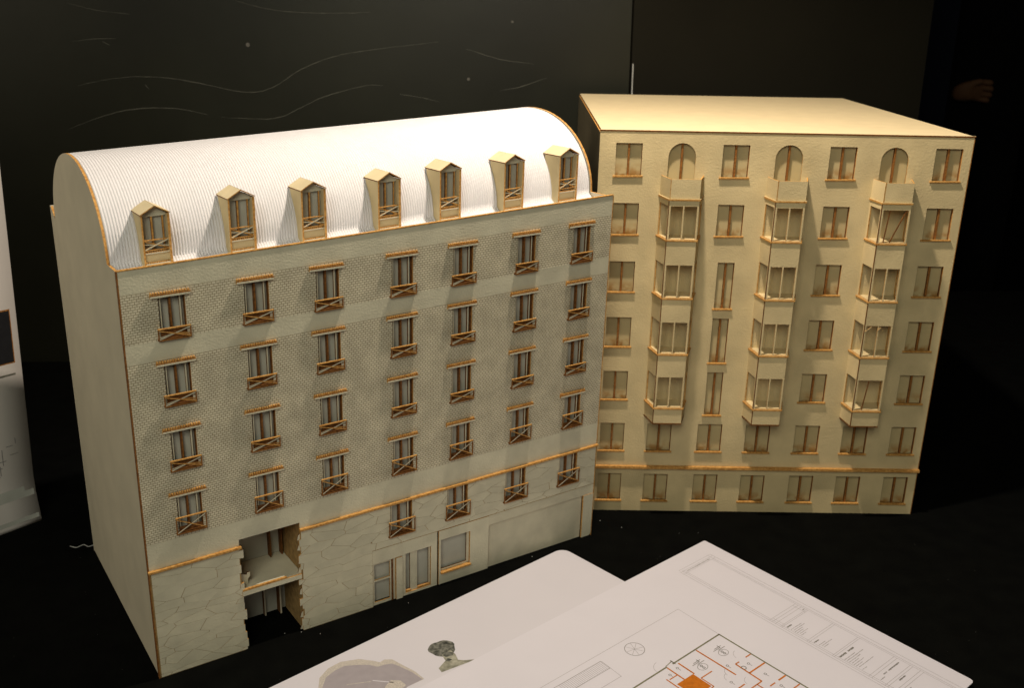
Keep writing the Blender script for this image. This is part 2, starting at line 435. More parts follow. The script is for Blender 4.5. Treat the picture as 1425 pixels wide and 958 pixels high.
def rail_mesh(wd, ht, kind):
    m = MB(FA.local()); f, b = -0.0031, -0.0022
    e0, e1 = -0.0028, wd + 0.0022
    r_ = 0.00042
    m.box(e0, e1, ht - 0.0009, ht, f - 0.0002, b + .0003, 'burn', 'burn')
    m.box(e0, e1, -0.0004, 0.0006, f, b, 'burn_mid', 'burn_dark')
    m.box(e0, e0 + 0.0009, 0.0007, ht - 0.0012, f, b, 'burn_mid', 'burn_dark')
    m.box(e1 - 0.0009, e1, 0.0007, ht - 0.0012, f, b, 'burn_mid', 'burn_dark')
    m.bar((e0 + .0006, .0009), (e1 - .0006, ht - .0014), r_, f + .0001, b - .0002, 'board', 'burn_dark')
    m.bar((e0 + .0006, ht - .0014), (e1 - .0006, .0009), r_, f - .0002, b - .0003, 'burn', 'burn_dark')
    if kind == 0:
        m.bar((e0 + .001, .0022), (wd * .5, ht * .50), .0004, f + .0005, b + .0002, 'board', 'burn_dark')
        m.bar((wd * .5, ht * .50), (e1 - .001, .0028), .0004, f + .0005, b + .0002, 'burn', 'burn_dark')
    m.box(e0 + .001, e1 - .001, 0.0, 0.0010, b, 0.0, 'burn_dark', 'burn_dark')
    m.box(e0 + .0020, e1 - .0018, 0.0010, (ht - .0010) if kind == 0 else ht * 0.34, 0.0002, 0.0008, 'burn_dark', 'burn_dark')  # backing plate: charring and the shade behind the rails put into its colour
    # returns to the wall at both ends
    for x in (e0, e1 - 0.0009):
        m.box(x, x + 0.0009, -0.0004, 0.0007, b, 0.0, 'burn', 'burn_dark')
    return m.mesh('railing')
cache = {}
def cached(key, fn):
    if key not in cache: cache[key] = fn()
    return cache[key]
lint = lintel_mesh()
for (u0, v0, u1, v1, rh, hasl) in rows_a:
    wd, ht = round(u1 - u0, 4), round(v1 - v0, 4)
    kb = 1 + FA.k * u0
    kc = (1 + FA.k * u0) / (1 + FA.k * 0.2)
    wo = link('window', cached(('wf', wd, ht), lambda: win_frame_mesh(wd, ht)), mA, FA(u0, v0, 0)); wo.scale = (1, 1, kc)
    link('pane', cached(('wp', wd, ht), lambda: pane_mesh(wd, ht)), wo)
    if hasl: link('lintel', lint, wo, FA.local()(-0.0062, ht + 0.0032, 0))
    ro = link('railing', cached(('wr', wd, rh), lambda: rail_mesh(wd, rh, 0 if rh < .012 else 1)), wo, (0, 0, 0.0002))

# string course over the stone base
sc_ = MB(FA); sc_.box(-0.0012, 0.0780, 0.1043, 0.1062, -0.0032, 0.0, 'burn', 'burn'); sc_.build('string_course', mA)
sc_ = MB(FA); sc_.box(0.1320, AW + 0.0008, 0.1043, 0.1062, -0.0032, 0.0, 'burn', 'burn'); sc_.build('string_course', mA)

# ---- irregular stones of the base, each a plate of its own
def clip(poly, nx, ny, d):   # keep nx*x+ny*y <= d
    out = []
    for i in range(len(poly)):
        a, b = poly[i], poly[(i + 1) % len(poly)]
        da, db = nx * a[0] + ny * a[1] - d, nx * b[0] + ny * b[1] - d
        if da <= 0: out.append(a)
        if da * db < 0:
            t = da / (da - db); out.append((a[0] + (b[0] - a[0]) * t, a[1] + (b[1] - a[1]) * t))
    return out
def area(p): return abs(sum(p[i][0] * p[(i + 1) % len(p)][1] - p[(i + 1) % len(p)][0] * p[i][1] for i in range(len(p)))) / 2
rs = random.Random(21)
ST = 3.0
seeds = []
for j in range(-1, 18):
    v = j * 0.0076
    u = -0.01 + rs.uniform(0, .01)
    while u < 0.48:
        seeds.append((u + rs.uniform(-.003, .003), (v + rs.uniform(-.0034, .0034) + 0.0018 * math.sin(u * 60)) * ST))
        u += rs.uniform(0.015, 0.044)
regions = [((0.0012, 0.0006, 0.0772, 0.1040), 'L'), ((0.1322, 0.0006, 0.2032, 0.1040), 'R'),
           ((0.2032, 0.0612, 0.2226, 0.1040), ''), ((0.2458, 0.0612, 0.2843, 0.1040), ''), ((0.3075, 0.0612, 0.3518, 0.1040), ''),
           ((0.3758, 0.0612, 0.4178, 0.1040), ''), ((0.4410, 0.0612, 0.4652, 0.1040), ''),
           ((0.2226, 0.0612, 0.2458, 0.0703), ''), ((0.2843, 0.0612, 0.3075, 0.0703), ''), ((0.3518, 0.0612, 0.3758, 0.0703), ''), ((0.4178, 0.0612, 0.4410, 0.0703), '')]
nst = 0
for (su_, sv_) in seeds:
    if rs.random() < 0.0: continue
    near = sorted(((su_ - a) ** 2 + (sv_ - b) ** 2, a, b) for a, b in seeds if (a, b) != (su_, sv_) and abs(a - su_) < .06 and abs(b - sv_) < .06)[:26]
    poly = [(su_ - .05, sv_ - .05), (su_ + .05, sv_ - .05), (su_ + .05, sv_ + .05), (su_ - .05, sv_ + .05)]
    for d2, a, b in near:
        nx, ny = a - su_, b - sv_; L_ = math.hypot(nx, ny); nx /= L_; ny /= L_
        faint = abs(math.sin((a + su_) * 913.7 + (b + sv_) * 571.3)) < 0.30      # some cracks close up
        d = (nx * (a + su_) / 2 + ny * (b + sv_) / 2) - (0.00001 if faint else 0.00021)
        poly = clip(poly, nx, ny, d)
        if len(poly) < 3: break
    if len(poly) < 3: continue
    poly = [(x, y / ST) for x, y in poly]
    st = MB(FA); got = 0
    dw = 0.0003
    for (r, side) in regions:
        r = list(r)
        if side == 'L': r[2] += rs.uniform(-.0018, .0030)
        if side == 'R': r[0] -= rs.uniform(-.0018, .0030)
        p = clip(clip(clip(clip(poly, -1, 0, -r[0]), 1, 0, r[2]), 0, -1, -r[1]), 0, 1, r[3])
        if len(p) >= 3 and area(p) > 1.2e-6:
            edge_st = (side == 'L' and max(x for x, y in p) > 0.0768) or (side == 'R' and min(x for x, y in p) < 0.1325)
            st.prism(p, -dw, 0.0014 if edge_st else 0.0, 'stone', 'burn' if edge_st else 'joint'); got += 1
    if got:
        st.build('stone', mA, merge=True); nst += 1

# ---- carriage opening with its mezzanine
nb = MB(FA)
nb.box(0.0745, 0.0768, 0, 0.114, T1, 0.047, 'side', 'burn_dark')
nb.box(0.1325, 0.1345, 0, 0.114, T1, 0.047, 'joint', 'joint')
nb.build('opening_side_wall', mA)
nb = MB(FA); nb.box(0.0745, 0.1345, 0, 0.0585, 0.047, 0.0485, 'pane', 'burn'); nb.box(0.0745, 0.1345, 0.0617, 0.1135, 0.047, 0.0485, 'pane', 'burn'); nb.build('opening_back_wall', mA)
nb = MB(FA); nb.box(0.0745, 0.1345, 0.1125, 0.114, T1, 0.047, 'side', 'burn'); nb.build('opening_ceiling', mA)
nb = MB(FA); nb.box(0.0772, 0.1322, 0.0590, 0.0615, 0.0005, 0.047, 'board', 'board'); nb.build('mezzanine_floor', mA)
nb = MB(FA); nb.box(0.0768, 0.1322, 0.0560, 0.0605, -0.0012, 0.0004, 'board', 'burn'); nb.box(0.0772, 0.118, 0.0606, 0.0622, -0.0012, 0.0012, 'burn', 'burn'); nb.build('mezzanine_beam', mA)
nb = MB(FA); nb.prism([(0.0772, 0.0618), (0.0852, 0.0618), (0.0852, 0.0665), (0.0872, 0.0690), (0.0872, 0.0730), (0.0845, 0.0730), (0.0845, 0.0710), (0.0772, 0.0740)], 0.008, 0.0095, 'board', 'burn_dark'); nb.build('balustrade_piece', mA)
for (a, b, c, d) in ((0.1180, 0.1192, 0.0617, 0.112), (0.1290, 0.1302, 0.0617, 0.112)):
    nb = MB(FA); nb.box(a, b, c, d, 0.040, 0.0469, 'burn_dark', 'burn_dark'); nb.build('inner_post', mA)
nb = MB(FA); nb.box(0.1100, 0.1115, 0.0, 0.0585, 0.042, 0.0469, 'side', 'burn_dark'); nb.build('inner_post', mA)
nb = MB(FA); nb.box(0.1240, 0.1256, 0.0, 0.0585, 0.038, 0.0469, 'side', 'burn_dark'); nb.build('inner_post', mA)
# jagged tongue boards seen on the right side of the opening
for i in range(9):
    v = 0.004 + i * 0.0115 + rs.uniform(-.002, .002)
    nb = MB(FA); nb.prism([(0.1300 - rs.uniform(0, .0012), v), (0.1326, v - .001), (0.1326, v + 0.006), (0.1308, v + 0.0045)], 0.0006, 0.0016, 'board', 'burn_dark'); nb.build('stone_tooth', mA)

# ---- shopfronts
sh = MB(FA)   # header over the street door
sh.box(0.2035, 0.2349, 0.0462, 0.0604, 0.0, T1, 'stone', 'burn', 't'); sh.build('door_header', mA)
dr = MB(FA)
plate(dr, 0.2036, 0.2278, 0.0006, 0.0461, 0.0012, 0.0028, [(0.2056, 0.0035, 0.2222, 0.0258), (0.2056, 0.0276, 0.2222, 0.0443)], lambda u, v: 'board')
dr.box(0.2236, 0.2250, 0.0008, 0.0461, 0.0, 0.0012, 'burn_dark', 'burn_dark')
do_ = dr.build('street_door', mA)
p_ = MB(FA); p_.box(0.2050, 0.2232, 0.0030, 0.0450, 0.0050, 0.0060, 'pane', 'burn'); p_.build('pane', do_)
ps = MB(FA); ps.box(0.2279, 0.2347, 0.0008, 0.0460, -0.0012, T1, 'stone', 'burn'); ps.build('pilaster', mA)
en = MB(FA)
plate(en, 0.2351, 0.2738, 0.0010, 0.0603, 0.0004, 0.0019, [(0.2386, 0.0036, 0.2668, 0.0466)], lambda u, v: 'board')
eo = en.build('entrance_surround', mA)
e2 = MB(FA); plate(e2, 0.2386, 0.2668, 0.0036, 0.0466, 0.0022, 0.0037, [(0.2400, 0.0062, 0.2446, 0.0455), (0.2524, 0.0062, 0.2650, 0.0455)], lambda u, v: 'board', 'burn_dark')
e2.box(0.2386, 0.2446, 0.0040, 0.0060, 0.0006, 0.0021, 'burn', 'burn'); e2.box(0.2524, 0.2664, 0.0040, 0.0060, 0.0006, 0.0021, 'burn', 'burn')
e2.build('entrance_door_frame', eo)
e3 = MB(FA); e3.box(0.2392, 0.2660, 0.0040, 0.0460, 0.0055, 0.0065, 'pane', 'burn'); e3.build('pane', eo)
sw_ = MB(FA)
plate(sw_, 0.2754, 0.3330, 0.0012, 0.0603, -0.0004, 0.0014, [(0.2776, 0.0150, 0.3112, 0.0502)], lambda u, v: 'board')
so = sw_.build('shop_window_surround', mA)
s2 = MB(FA); plate(s2, 0.2776, 0.3112, 0.0150, 0.0502, 0.0016, 0.0031, [(0.2790, 0.0170, 0.3080, 0.0492)], lambda u, v: 'board', 'burn_dark'); s2.build('shop_window_frame', so)
s3 = MB(FA); s3.box(0.2772, 0.3116, 0.0132, 0.0149, -0.0028, -0.0004, 'burn', 'burn'); s3.build('sill', so)
s4 = MB(FA); s4.box(0.2778, 0.3110, 0.0155, 0.0500, 0.0050, 0.0060, 'pane', 'burn'); s4.build('pane', so)
s5 = MB(FA); s5.box(0.2738, 0.2754, 0.0010, 0.0600, 0.0050, 0.0060, 'burn_dark', 'burn_dark'); s5.build('slot_backing', mA)
g1 = MB(FA); g1.box(0.3331, 0.4655, 0.0500, 0.0604, 0.0, T1, 'stone', 'burn', 't'); g1.build('garage_header', mA)
g2 = MB(FA); g2.box(0.3331, 0.4521, 0.0010, 0.0506, 0.0022, 0.0036, 'stone', 'burn'); g2.build('garage_panel', mA)
g3 = MB(FA)
pp = [(0.4526, 0.0008), (0.4618, 0.0008), (0.4640, 0.0014), (0.4652, 0.0034), (0.4655, 0.0499), (0.4526, 0.0499)]
g3.prism(pp, -0.0006, T1, 'board', 'burn'); g3.build('pilaster', mA)

# ---- end walls with the vault profile, back wall
WC, RA, RB = 0.1370, 0.1040, 0.0715
def vault_pts(n=28, ra=RA, rb=RB):
    return [(WC - ra * math.cos(math.pi * i / n), 0.360 + rb * math.sin(math.pi * i / n)) for i in range(n + 1)]
def end_wall(u0, u1):
    m = MB(FA)
    prof = [(T1, 0.0), (T1, 0.3600)] + vault_pts() + [(AD - 0.0035, 0.3700), (AD - 0.0035, 0.0)]
    # u0 outside, u1 inside
    m.face([(u0, v, w_) for w_, v in prof], 'side'); m.face([(u1, v, w_) for w_, v in reversed(prof)], 'side')
    for i in range(len(prof)):
        a, b = prof[i], prof[(i + 1) % len(prof)]
        m.face([(u0, a[1], a[0]), (u0, b[1], b[0]), (u1, b[1], b[0]), (u1, a[1], a[0])], 'burn')
    return m.build('end_wall', mA)
end_wall(0.0, 0.0020); end_wall(AW, AW - 0.0020)
bw = MB(FA); bw.box(-0.0003, AW + 0.0003, 0.0, 0.3705, AD - 0.0032, AD - 0.0016, 'side', 'side'); bw.build('back_wall', mA)
pc_ = MB(FA); pc_.box(-0.0004, AW + 0.0004, 0.3609, 0.3618, -0.0005, 0.0026, 'burn', 'burn'); pc_.build('parapet_cap', mA)
cs_ = MB(FA); cs_.box(-0.0010, -0.0001, 0.0, 0.3606, -0.0003, 0.0034, 'burn_mid', 'burn_dark'); cs_.build('corner_strip', mA)
cs_ = MB(FA); cs_.box(AW + 0.0001, AW + 0.0009, 0.0, 0.3606, -0.0003, 0.0022, 'burn', 'burn'); cs_.build('corner_strip', mA)
# ledge behind the parapet
lg = MB(FA); lg.box(0.0022, AW - 0.0022, 0.3520, 0.3536, T1 + 0.0002, 0.045, 'white', 'white'); lg.build('ledge', mA)
# corrugated paper of the vault: real ribs
rib = MB(); PITCH_R = 0.00235; nr = int((AW - 0.0044) / PITCH_R)
prof = []
NS = 60
def vault_at(u, j):
    if j < 8:      # the sheet runs forward over the sunk ledge behind the parapet
        t = j / 8
        w_ = 0.0018 + (0.0322 - 0.0018) * t; v_ = 0.3540 + 0.0035 * max(0.0, (t - 0.75) / 0.25) ** 2
        return w_, v_, Vector((0.0, 1.0))
    th = math.pi * (j - 8) / (NS - 8)
    w_ = WC - (RA - 0.0008) * math.cos(th); v_ = 0.3592 + (RB - 0.0004) * math.sin(th)
    return w_, v_, Vector((-math.cos(th) / RA, math.sin(th) / RB)).normalized()
cols_ = []
for i in range(nr * 4 + 1):
    u = 0.0022 + i * PITCH_R / 4
    h = (0.0, 0.0005, 0.0010, 0.0005)[i % 4]
    cols_.append((u, h))
vv = []; ff = []
for (u, h) in cols_:
    for j in range(NS + 1):
        w_, v_, n_ = vault_at(u, j)
        vv.append(FA(u, v_ + n_.y * h, w_ + n_.x * h))
for i in range(len(cols_) - 1):
    for j in range(NS):
        a = i * (NS + 1) + j; ff.append((a, a + NS + 1, a + NS + 2, a + 1))
me = bpy.data.meshes.new('corrugated_roof'); me.from_pydata(vv, [], ff); me.materials.append(M['white'])
for p in me.polygons: p.use_smooth = True
ro = link('corrugated_roof', me, mA)
sd = ro.modifiers.new('solid', 'SOLIDIFY'); sd.thickness = 0.0004; sd.offset = -1

# ---- dormers
def dormer(uc, top, idx):
    u0, u1 = uc, uc + 0.0220; L = FA
    b0 = 0.3545; e = top; ap = top + 0.0062; wf = 0.0225; wb = 0.0475
    o = MB(L)
    t = 0.0013
    def side(a, b):
        n = 8
        prof = [(wf, b0), (wf, e)]
        prof += [(wb, e)]
        for i in range(1, n + 1):
            v = e + (b0 - e) * i / n
            s = (e - v) / (e - b0)
            prof.append((max(WC - RA * math.sqrt(max(0.0, 1 - (max(0, v - 0.36) / RB) ** 2)) + 0.0008, 0.0331) if v > 0.36 else 0.0331, v))
        o.face([(a, v, w_) for w_, v in prof], 'dormer_board'); o.face([(b, v, w_) for w_, v in reversed(prof)], 'dormer_board')
        for i in range(len(prof)):
            p, q_ = prof[i], prof[(i + 1) % len(prof)]
            o.face([(a, p[1], p[0]), (a, q_[1], q_[0]), (b, q_[1], q_[0]), (b, p[1], p[0])], 'burn' if i != 0 else 'burn')
    side(u0, u0 + t); side(u1 - t * 1.5, u1)
    d = o.build('dormer', mA)
    # two roof slabs
    um = (u0 + u1) / 2
    for sgn in (-1, 1):
        r = MB(L)
        ue = um + sgn * (0.0110 + 0.0004); tt = 0.0009
        P = [(ue, e), (um + sgn * 0.0001, ap), (um + sgn * 0.0001, ap + tt), (ue, e + tt)]
        if sgn > 0: P = P[::-1]
        wbk = 0.050
        r.face([(x, y, wf - 0.0004) for x, y in P], 'burn')
        r.face([(x, y, wbk) for x, y in reversed(P)], 'burn')
        for i in range(4):
            a, b = P[i], P[(i + 1) % 4]
            top_ = (i == 2 and sgn < 0) or (i == 0 and sgn > 0)
            r.face([(a[0], a[1], wf - 0.0004), (a[0], a[1], wbk), (b[0], b[1], wbk), (b[0], b[1], wf - 0.0004)], 'board_roof' if top_ else 'burn_dark')
        r.build('dormer_roof', d)
    w_ = MB(L)
    iu0, iu1 = u0 + t, u1 - t * 1.5; c = iu0 + (iu1 - iu0) * 0.42
    w_.prism([(iu0, e - .0020), (iu1, e - .0020), (iu1, e + .0002), (um, ap - .0004), (iu0, e + .0002)], wf + 0.005, wf + 0.0062, 'board', 'burn')
    w_.box(iu0, iu0 + 0.0012, b0, e - 0.002, wf + 0.0052, wf + 0.0064, 'board', 'burn')
    w_.box(iu1 - 0.0030, iu1 - 0.0018, b0, e - 0.002, wf + 0.0052, wf + 0.0064, 'burn', 'burn_dark')
    w_.box(c - 0.0007, c + 0.0007, b0, e - 0.002, wf + 0.0046, wf + 0.0070, 'burn', 'burn_dark')
    wo = w_.build('dormer_window', d)
    pn = MB(L); pn.prism([(iu0, b0), (iu1, b0), (iu1, e + .0002), (um, ap - .0004), (iu0, e + .0002)], wf + 0.0074, wf + 0.0082, 'pane', 'burn'); pn.build('dormer_pane', d)
    # toothed bars and little apron
    sl = MB(L)
    sl.box(iu0, iu1, b0 + 0.0035, b0 + 0.0105, wf + 0.0022, wf + 0.0034, 'dormer_board', 'burn')
    for (vb, wf_) in ((b0 + 0.0107, wf + 0.0006), (b0 + 0.0024, wf + 0.0002)):
        sl.box(iu0, iu1, vb, vb + 0.0009, wf_, wf + 0.0040, 'board', 'burn')
        for i in range(11):
            a = iu0 + (iu1 - iu0) * (i + .15) / 11; b = iu0 + (iu1 - iu0) * (i + .72) / 11
            sl.box(a, b, vb + 0.00092, vb + 0.0017, wf_ + .0002, wf + 0.0038, 'burn', 'burn')
    sl.build('dormer_sill', d)
    rl = MB(L); h0, h1 = b0 + 0.0138, b0 + 0.0208; f_ = wf + 0.0010
    if idx == 6: h0 += .001; h1 += .0015
    rl.box(iu0, iu1, h1, h1 + 0.0008, f_, f_ + .0012, 'burn', 'burn')
    rl.box(iu0, iu1, h0 - .0008, h0, f_, f_ + .0010, 'burn', 'burn_dark')
    rl.bar((iu0, h0), (iu1, h1), .00045, f_, f_ + .0008, 'board', 'burn')
    rl.bar((iu0, h1), (iu1, h0), .00045, f_ + .0003, f_ + .001, 'burn', 'burn_dark')
    rl.bar((iu0, (h0 + h1) / 2 + .001), (iu1, (h0 + h1) / 2 - .0016), .0003, f_ + .0004, f_ + .001, 'board', 'burn')
    rl.build('dormer_railing', d)
M['board_roof'] = mat('dormer_card', (0.64, 0.54, 0.34), 0.9, 0.06, 60)
for i, (uc, e) in enumerate(((0.0258, 0.3952), (0.0940, 0.3990), (0.1556, 0.3980), (0.2256, 0.3978), (0.2864, 0.3996), (0.3545, 0.3994), (0.4168, 0.3990))):
    dormer(uc, e, i)

# ---------------------------------------------------------------- model B: block with bay windows
BW, BH, BD = 0.3706, 0.4248, 0.4470
FB = Frame(-0.0487, 0.0109, 0.0198)
mB = empty('bay_window_block_model', (0.1124, 1.0302, 0), -0.0451)
tag(mB, 'tan cardboard model of a flat roofed block with three columns of bay windows', 'architectural model')
BU = [0.0146, 0.0667, 0.1222, 0.1750, 0.2288, 0.2809, 0.3331]
BV = [0.3798, 0.3190, 0.2576, 0.1965, 0.1354, 0.0742, 0.0127]
wins = []
for r in range(7):
    for c in (0, 2, 4, 6):
        if c == 2 and r in (2, 3, 4): continue
        wins.append((BU[c] + 0.0020, BV[r] + 0.0008, BU[c] + 0.0287, BV[r] + 0.0336))
for r in (5, 6):
    for c in (1, 3, 5): wins.append((BU[c] + 0.0018, BV[r] + 0.0008, BU[c] + 0.0286, BV[r] + 0.0334))
narrow = [(0.1293, 0.2414, 0.1468, 0.2916), (0.1293, 0.1802, 0.1466, 0.2304), (0.1291, 0.1190, 0.1464, 0.1690)]
arches = [(0.0699, 0.3640, 0.0974, 0.4142), (0.1773, 0.3640, 0.2045, 0.4142), (0.2823, 0.3640, 0.3093, 0.4137)]
fb = MB(FB)
plate(fb, 0, BW, 0, BH, 0, T1, wins + narrow + arches, lambda u, v: 'board_b')
for (u0, v0, u1, v1) in arches:    # spandrels over the arched doors
    cu = (u0 + u1) / 2; r_ = (u1 - u0) / 2; cv = v1 - r_
    n = 10
    for sgn in (-1, 1):
        arc = [(cu + sgn * r_ * math.cos(math.pi / 2 * i / n), cv + r_ * math.sin(math.pi / 2 * i / n)) for i in range(n + 1)]
        cor = (cu + sgn * r_, v1)
        for i in range(n):
            a, b = arc[i], arc[i + 1]
            for w_ in (0, T1): fb.face([(a[0], a[1], w_), (b[0], b[1], w_), (cor[0], cor[1], w_)], 'board_b')
            fb.face([(a[0], a[1], 0), (a[0], a[1], T1), (b[0], b[1], T1), (b[0], b[1], 0)], 'burn')
fb.build('facade', mB, merge=True)

def bwin_mesh(wd, ht):
    m = MB(FB.local(0.18))
    c = wd * 0.5
    m.box(c - 0.0010, c + 0.0010, 0, ht, 0.0014, 0.0045, 'burn_mid', 'burn_dark')
    m.box(wd - 0.0003, wd + 0.0010, 0, ht, 0.0016, 0.0045, 'burn_dark', 'burn_dark')
    m.box(-0.0010, 0.0003, 0, ht, 0.0016, 0.0045, 'board_b', 'burn')
    m.box(-0.0010, wd + 0.001, ht - 0.0004, ht + 0.0010, 0.0016, 0.0045, 'board_b', 'burn')
    return m.mesh('window')
def bpane_mesh(wd, ht):
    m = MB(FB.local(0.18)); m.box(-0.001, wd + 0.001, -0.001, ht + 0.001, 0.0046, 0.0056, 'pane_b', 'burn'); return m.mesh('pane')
def bsill_mesh(wd):
    m = MB(FB.local(0.18)); m.box(-0.0020, wd + 0.0016, -0.0014, 0.0, -0.0021, 0.0004, 'burn', 'burn'); return m.mesh('sill')
def kB(u): return (1 + FB.k * u) / (1 + FB.k * 0.18)
for (u0, v0, u1, v1) in wins + narrow:
    wd, ht = round(u1 - u0, 4), round(v1 - v0, 4)
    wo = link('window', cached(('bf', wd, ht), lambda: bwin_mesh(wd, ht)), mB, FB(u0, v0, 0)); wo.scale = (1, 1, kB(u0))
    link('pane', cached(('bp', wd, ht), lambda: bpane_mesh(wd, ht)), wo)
    link('sill', cached(('bs', wd), lambda: bsill_mesh(wd)), wo)
for (u0, v0, u1, v1) in arches:
    wd, ht = u1 - u0, v1 - v0
    m = MB(FB); cu = (u0 + u1) / 2
    m.box(cu - 0.0010, cu + 0.0010, v0, v1 - 0.0002, 0.0016, 0.0045, 'burn_mid', 'burn_dark')
    ao = m.build('arched_door', mB)
    m = MB(FB); m.box(u0 - .001, u1 + .001, v0, v1 + .001, 0.0046, 0.0056, 'pane_b', 'burn'); m.build('pane', ao)

# string course, roof, other walls
m = MB(FB); m.box(-0.0005, BW + 0.0010, 0.0540, 0.0568, -0.0042, 0.0, 'burn', 'burn'); m.build('string_course', mB)
m = MB(FB); m.box(0.0012, BW - 0.0, BH - 0.0012, BH + 0.0012, 0.0016, BD, 'burn', 'burn', 't'); m.face([(0.0012, BH + 0.0012, 0.0016), (BW, BH + 0.0012, 0.0016), (BW, BH + 0.0012, BD), (0.0012, BH + 0.0012, BD)], 'top_b'); m.build('roof', mB)
m = MB(FB); m.box(-0.0006, BW + 0.0010, BH + 0.0001, BH + 0.0016, -0.0006, 0.0015, 'burn_dark', 'top_b', ''); m.build('roof_edge', mB)
for (a, b) in ((0.0, 0.0018), (BW - 0.0018, BW)):
    m = MB(FB)
    m.face([(a, 0, T1), (a, 0, BD), (a, BH - .0013, BD), (a, BH - .0013, T1)], 'side_b'); m.face([(b, 0, BD), (b, 0, T1), (b, BH - .0013, T1), (b, BH - .0013, BD)], 'side_b')
    for (p, q_) in (((0, T1), (0, BD)), ((0, BD), (BH - .0013, BD)), ((BH - .0013, BD), (BH - .0013, T1)), ((BH - .0013, T1), (0, T1))):
        m.face([(a, p[0], p[1]), (b, p[0], p[1]), (b, q_[0], q_[1]), (a, q_[0], q_[1])], 'burn')
    m.build('end_wall', mB)
m = MB(FB); m.box(0.0018, BW - 0.0018, 0, BH - .0013, BD - 0.002, BD, 'side_b', 'burn'); m.build('back_wall', mB)
m = MB(FB); m.box(BW + 0.0001, BW + 0.0007, 0.0, BH - 0.0008, -0.0002, 0.0022, 'burn_mid', 'burn_mid'); m.build('corner_strip', mB)

# ---- bay columns
PB = 0.0250
def bay(bl, fl, fr, br, idx):
    root = MB(FB)
    def quadboard(mb, A_, B_, v0, v1, hs, t=0.0012, m0='board_b', inner=0.0013):
        """vertical board between plan points A_ and B_ (u,w) with openings hs = [(s0,v0,s1,v1)] in 0..1 along it"""
        Av, Bv = Vector(A_), Vector(B_); d = (Bv - Av); L_ = d.length; dn = d / L_; nn = Vector((-dn.y, dn.x))
        if nn.dot(Vector((0, 1))) < 0: nn = -nn
        fn0 = mb.fn
        def f2(s, v, w_):
            P = Av + dn * s + nn * w_
            return FB(P.x, v, P.y)
        mb.fn = f2
        plate(mb, 0, L_, v0, v1, 0, t, [(h[0] * L_, h[1], h[2] * L_, h[3]) for h in hs], lambda a, b: m0)
        mb.fn = fn0
    lv = [(0.3195, 0.3604), (0.2581, 0.3195), (0.1968, 0.2581), (0.1356, 0.1968), (0.1188, 0.1356)]
    win = [(0.3212, 0.3548), (0.2598, 0.2940), (0.1985, 0.2326), (0.1373, 0.1716), None]
    BL, FL, FR, BR = (bl, 0.0), (fl, -PB), (fr, -PB), (br, 0.0)
    base = MB(FB)
    # bottom plate
    def hexplate(mb, v0, v1, g, m0='board_b', e='burn', inner=None):
        A_ = [(bl - g * 1.2, 0.0), (fl - g * 0.9, -PB - g), (fr + g * 0.9, -PB - g), (br + g * 1.2, 0.0)]
        mb.face([(u, v1, w_) for u, w_ in A_], m0); mb.face([(u, v0, w_) for u, w_ in reversed(A_)], m0)
        for i in range(4):
            a, b = A_[i], A_[(i + 1) % 4]
            mb.face([(a[0], v0, a[1]), (a[0], v1, a[1]), (b[0], v1, b[1]), (b[0], v0, b[1])], e)
    hexplate(base, 0.1174, 0.1187, 0.0003, 'burn_dark', 'burn_dark')
    bo = base.build('bay_window', mB)
    for k in range(5):
        v0, v1 = lv[k]; wv = win[k]
        frag = [(0.06, wv[0], 0.47, wv[1]), (0.515, wv[0], 0.94, wv[1])] if wv else []
        if wv and idx == 2 and k in (0, 3): frag = [(0.06, wv[0], 0.94, wv[1])]
        p = MB(FB); quadboard(p, FL, FR, v0 + .0001, v1 - .0001, frag); p.build('front_panel', bo)
        sfrag = [(0.09, wv[0], 0.91, wv[1])] if wv else []
        p = MB(FB); quadboard(p, (bl, 0), (fl - .0002, -PB + .0004), v0 + .0001, v1 - .0001, sfrag); p.build('side_panel', bo)
        p = MB(FB); quadboard(p, (fr + .0002, -PB + .0004), (br, 0), v0 + .0001, v1 - .0001, sfrag); p.build('side_panel', bo)
        if k < 4:
            p = MB(FB); hexplate(p, v0 - 0.0006, v0 + 0.0008, 0.0011, 'burn', 'burn'); p.build('sill', bo)
            p = MB(FB); hexplate(p, v0 + 0.0009, v0 + 0.0012, -0.0014, 'board_b', 'burn'); p.build('bay_floor', bo)
    # burnt corner strip
    p = MB(FB); p.box(fl - 0.0007, fl + 0.0001, 0.1190, 0.3600, -PB - 0.0002, -PB + 0.0008, 'burn_dark', 'burn_dark'); p.build('corner_strip', bo)
    # balcony on top
    p = MB(FB); hexplate(p, 0.3605, 0.3622, 0.0011, 'board_b', 'burn'); p.build('balcony_floor', bo)
    for (A_, B_, nm) in (((bl, 0), (fl, -PB), 'parapet'), ((fl, -PB + .0002), (fr, -PB + .0002), 'parapet'), ((fr, -PB + .0004), (br, 0), 'parapet')):
        p = MB(FB); quadboard(p, A_, B_, 0.3624, 0.3818, []); p.build(nm, bo)
    if idx == 2:
        # loose mullions, fallen askew
        for (a, b, k) in (((0.2872, 0.3216), (0.2898, 0.3540), 0), ((0.2935, 0.3216), (0.3058, 0.3538), 0), ((0.2905, 0.1378), (0.2940, 0.1706), 3)):
            p = MB(FB); p.bar(a, b, 0.0005, -PB + .0002, -PB + .0012, 'burn_dark', 'burn_dark'); s_ = p.build('loose_mullion', bo); s_['label'] = 'mullion that has come loose and leans'
        p = MB(FB); p.bar((0.2822, 0.2262), (0.2880, 0.2315), 0.0004, -PB - .0008, -PB - .0001, 'board_b', 'burn'); p.build('loose_strip', bo)
        p = MB(FB); p.bar((0.2945, 0.2275), (0.2975, 0.2310), 0.0003, -PB - .0008, -PB - .0001, 'board_b', 'burn'); p.build('loose_strip', bo)
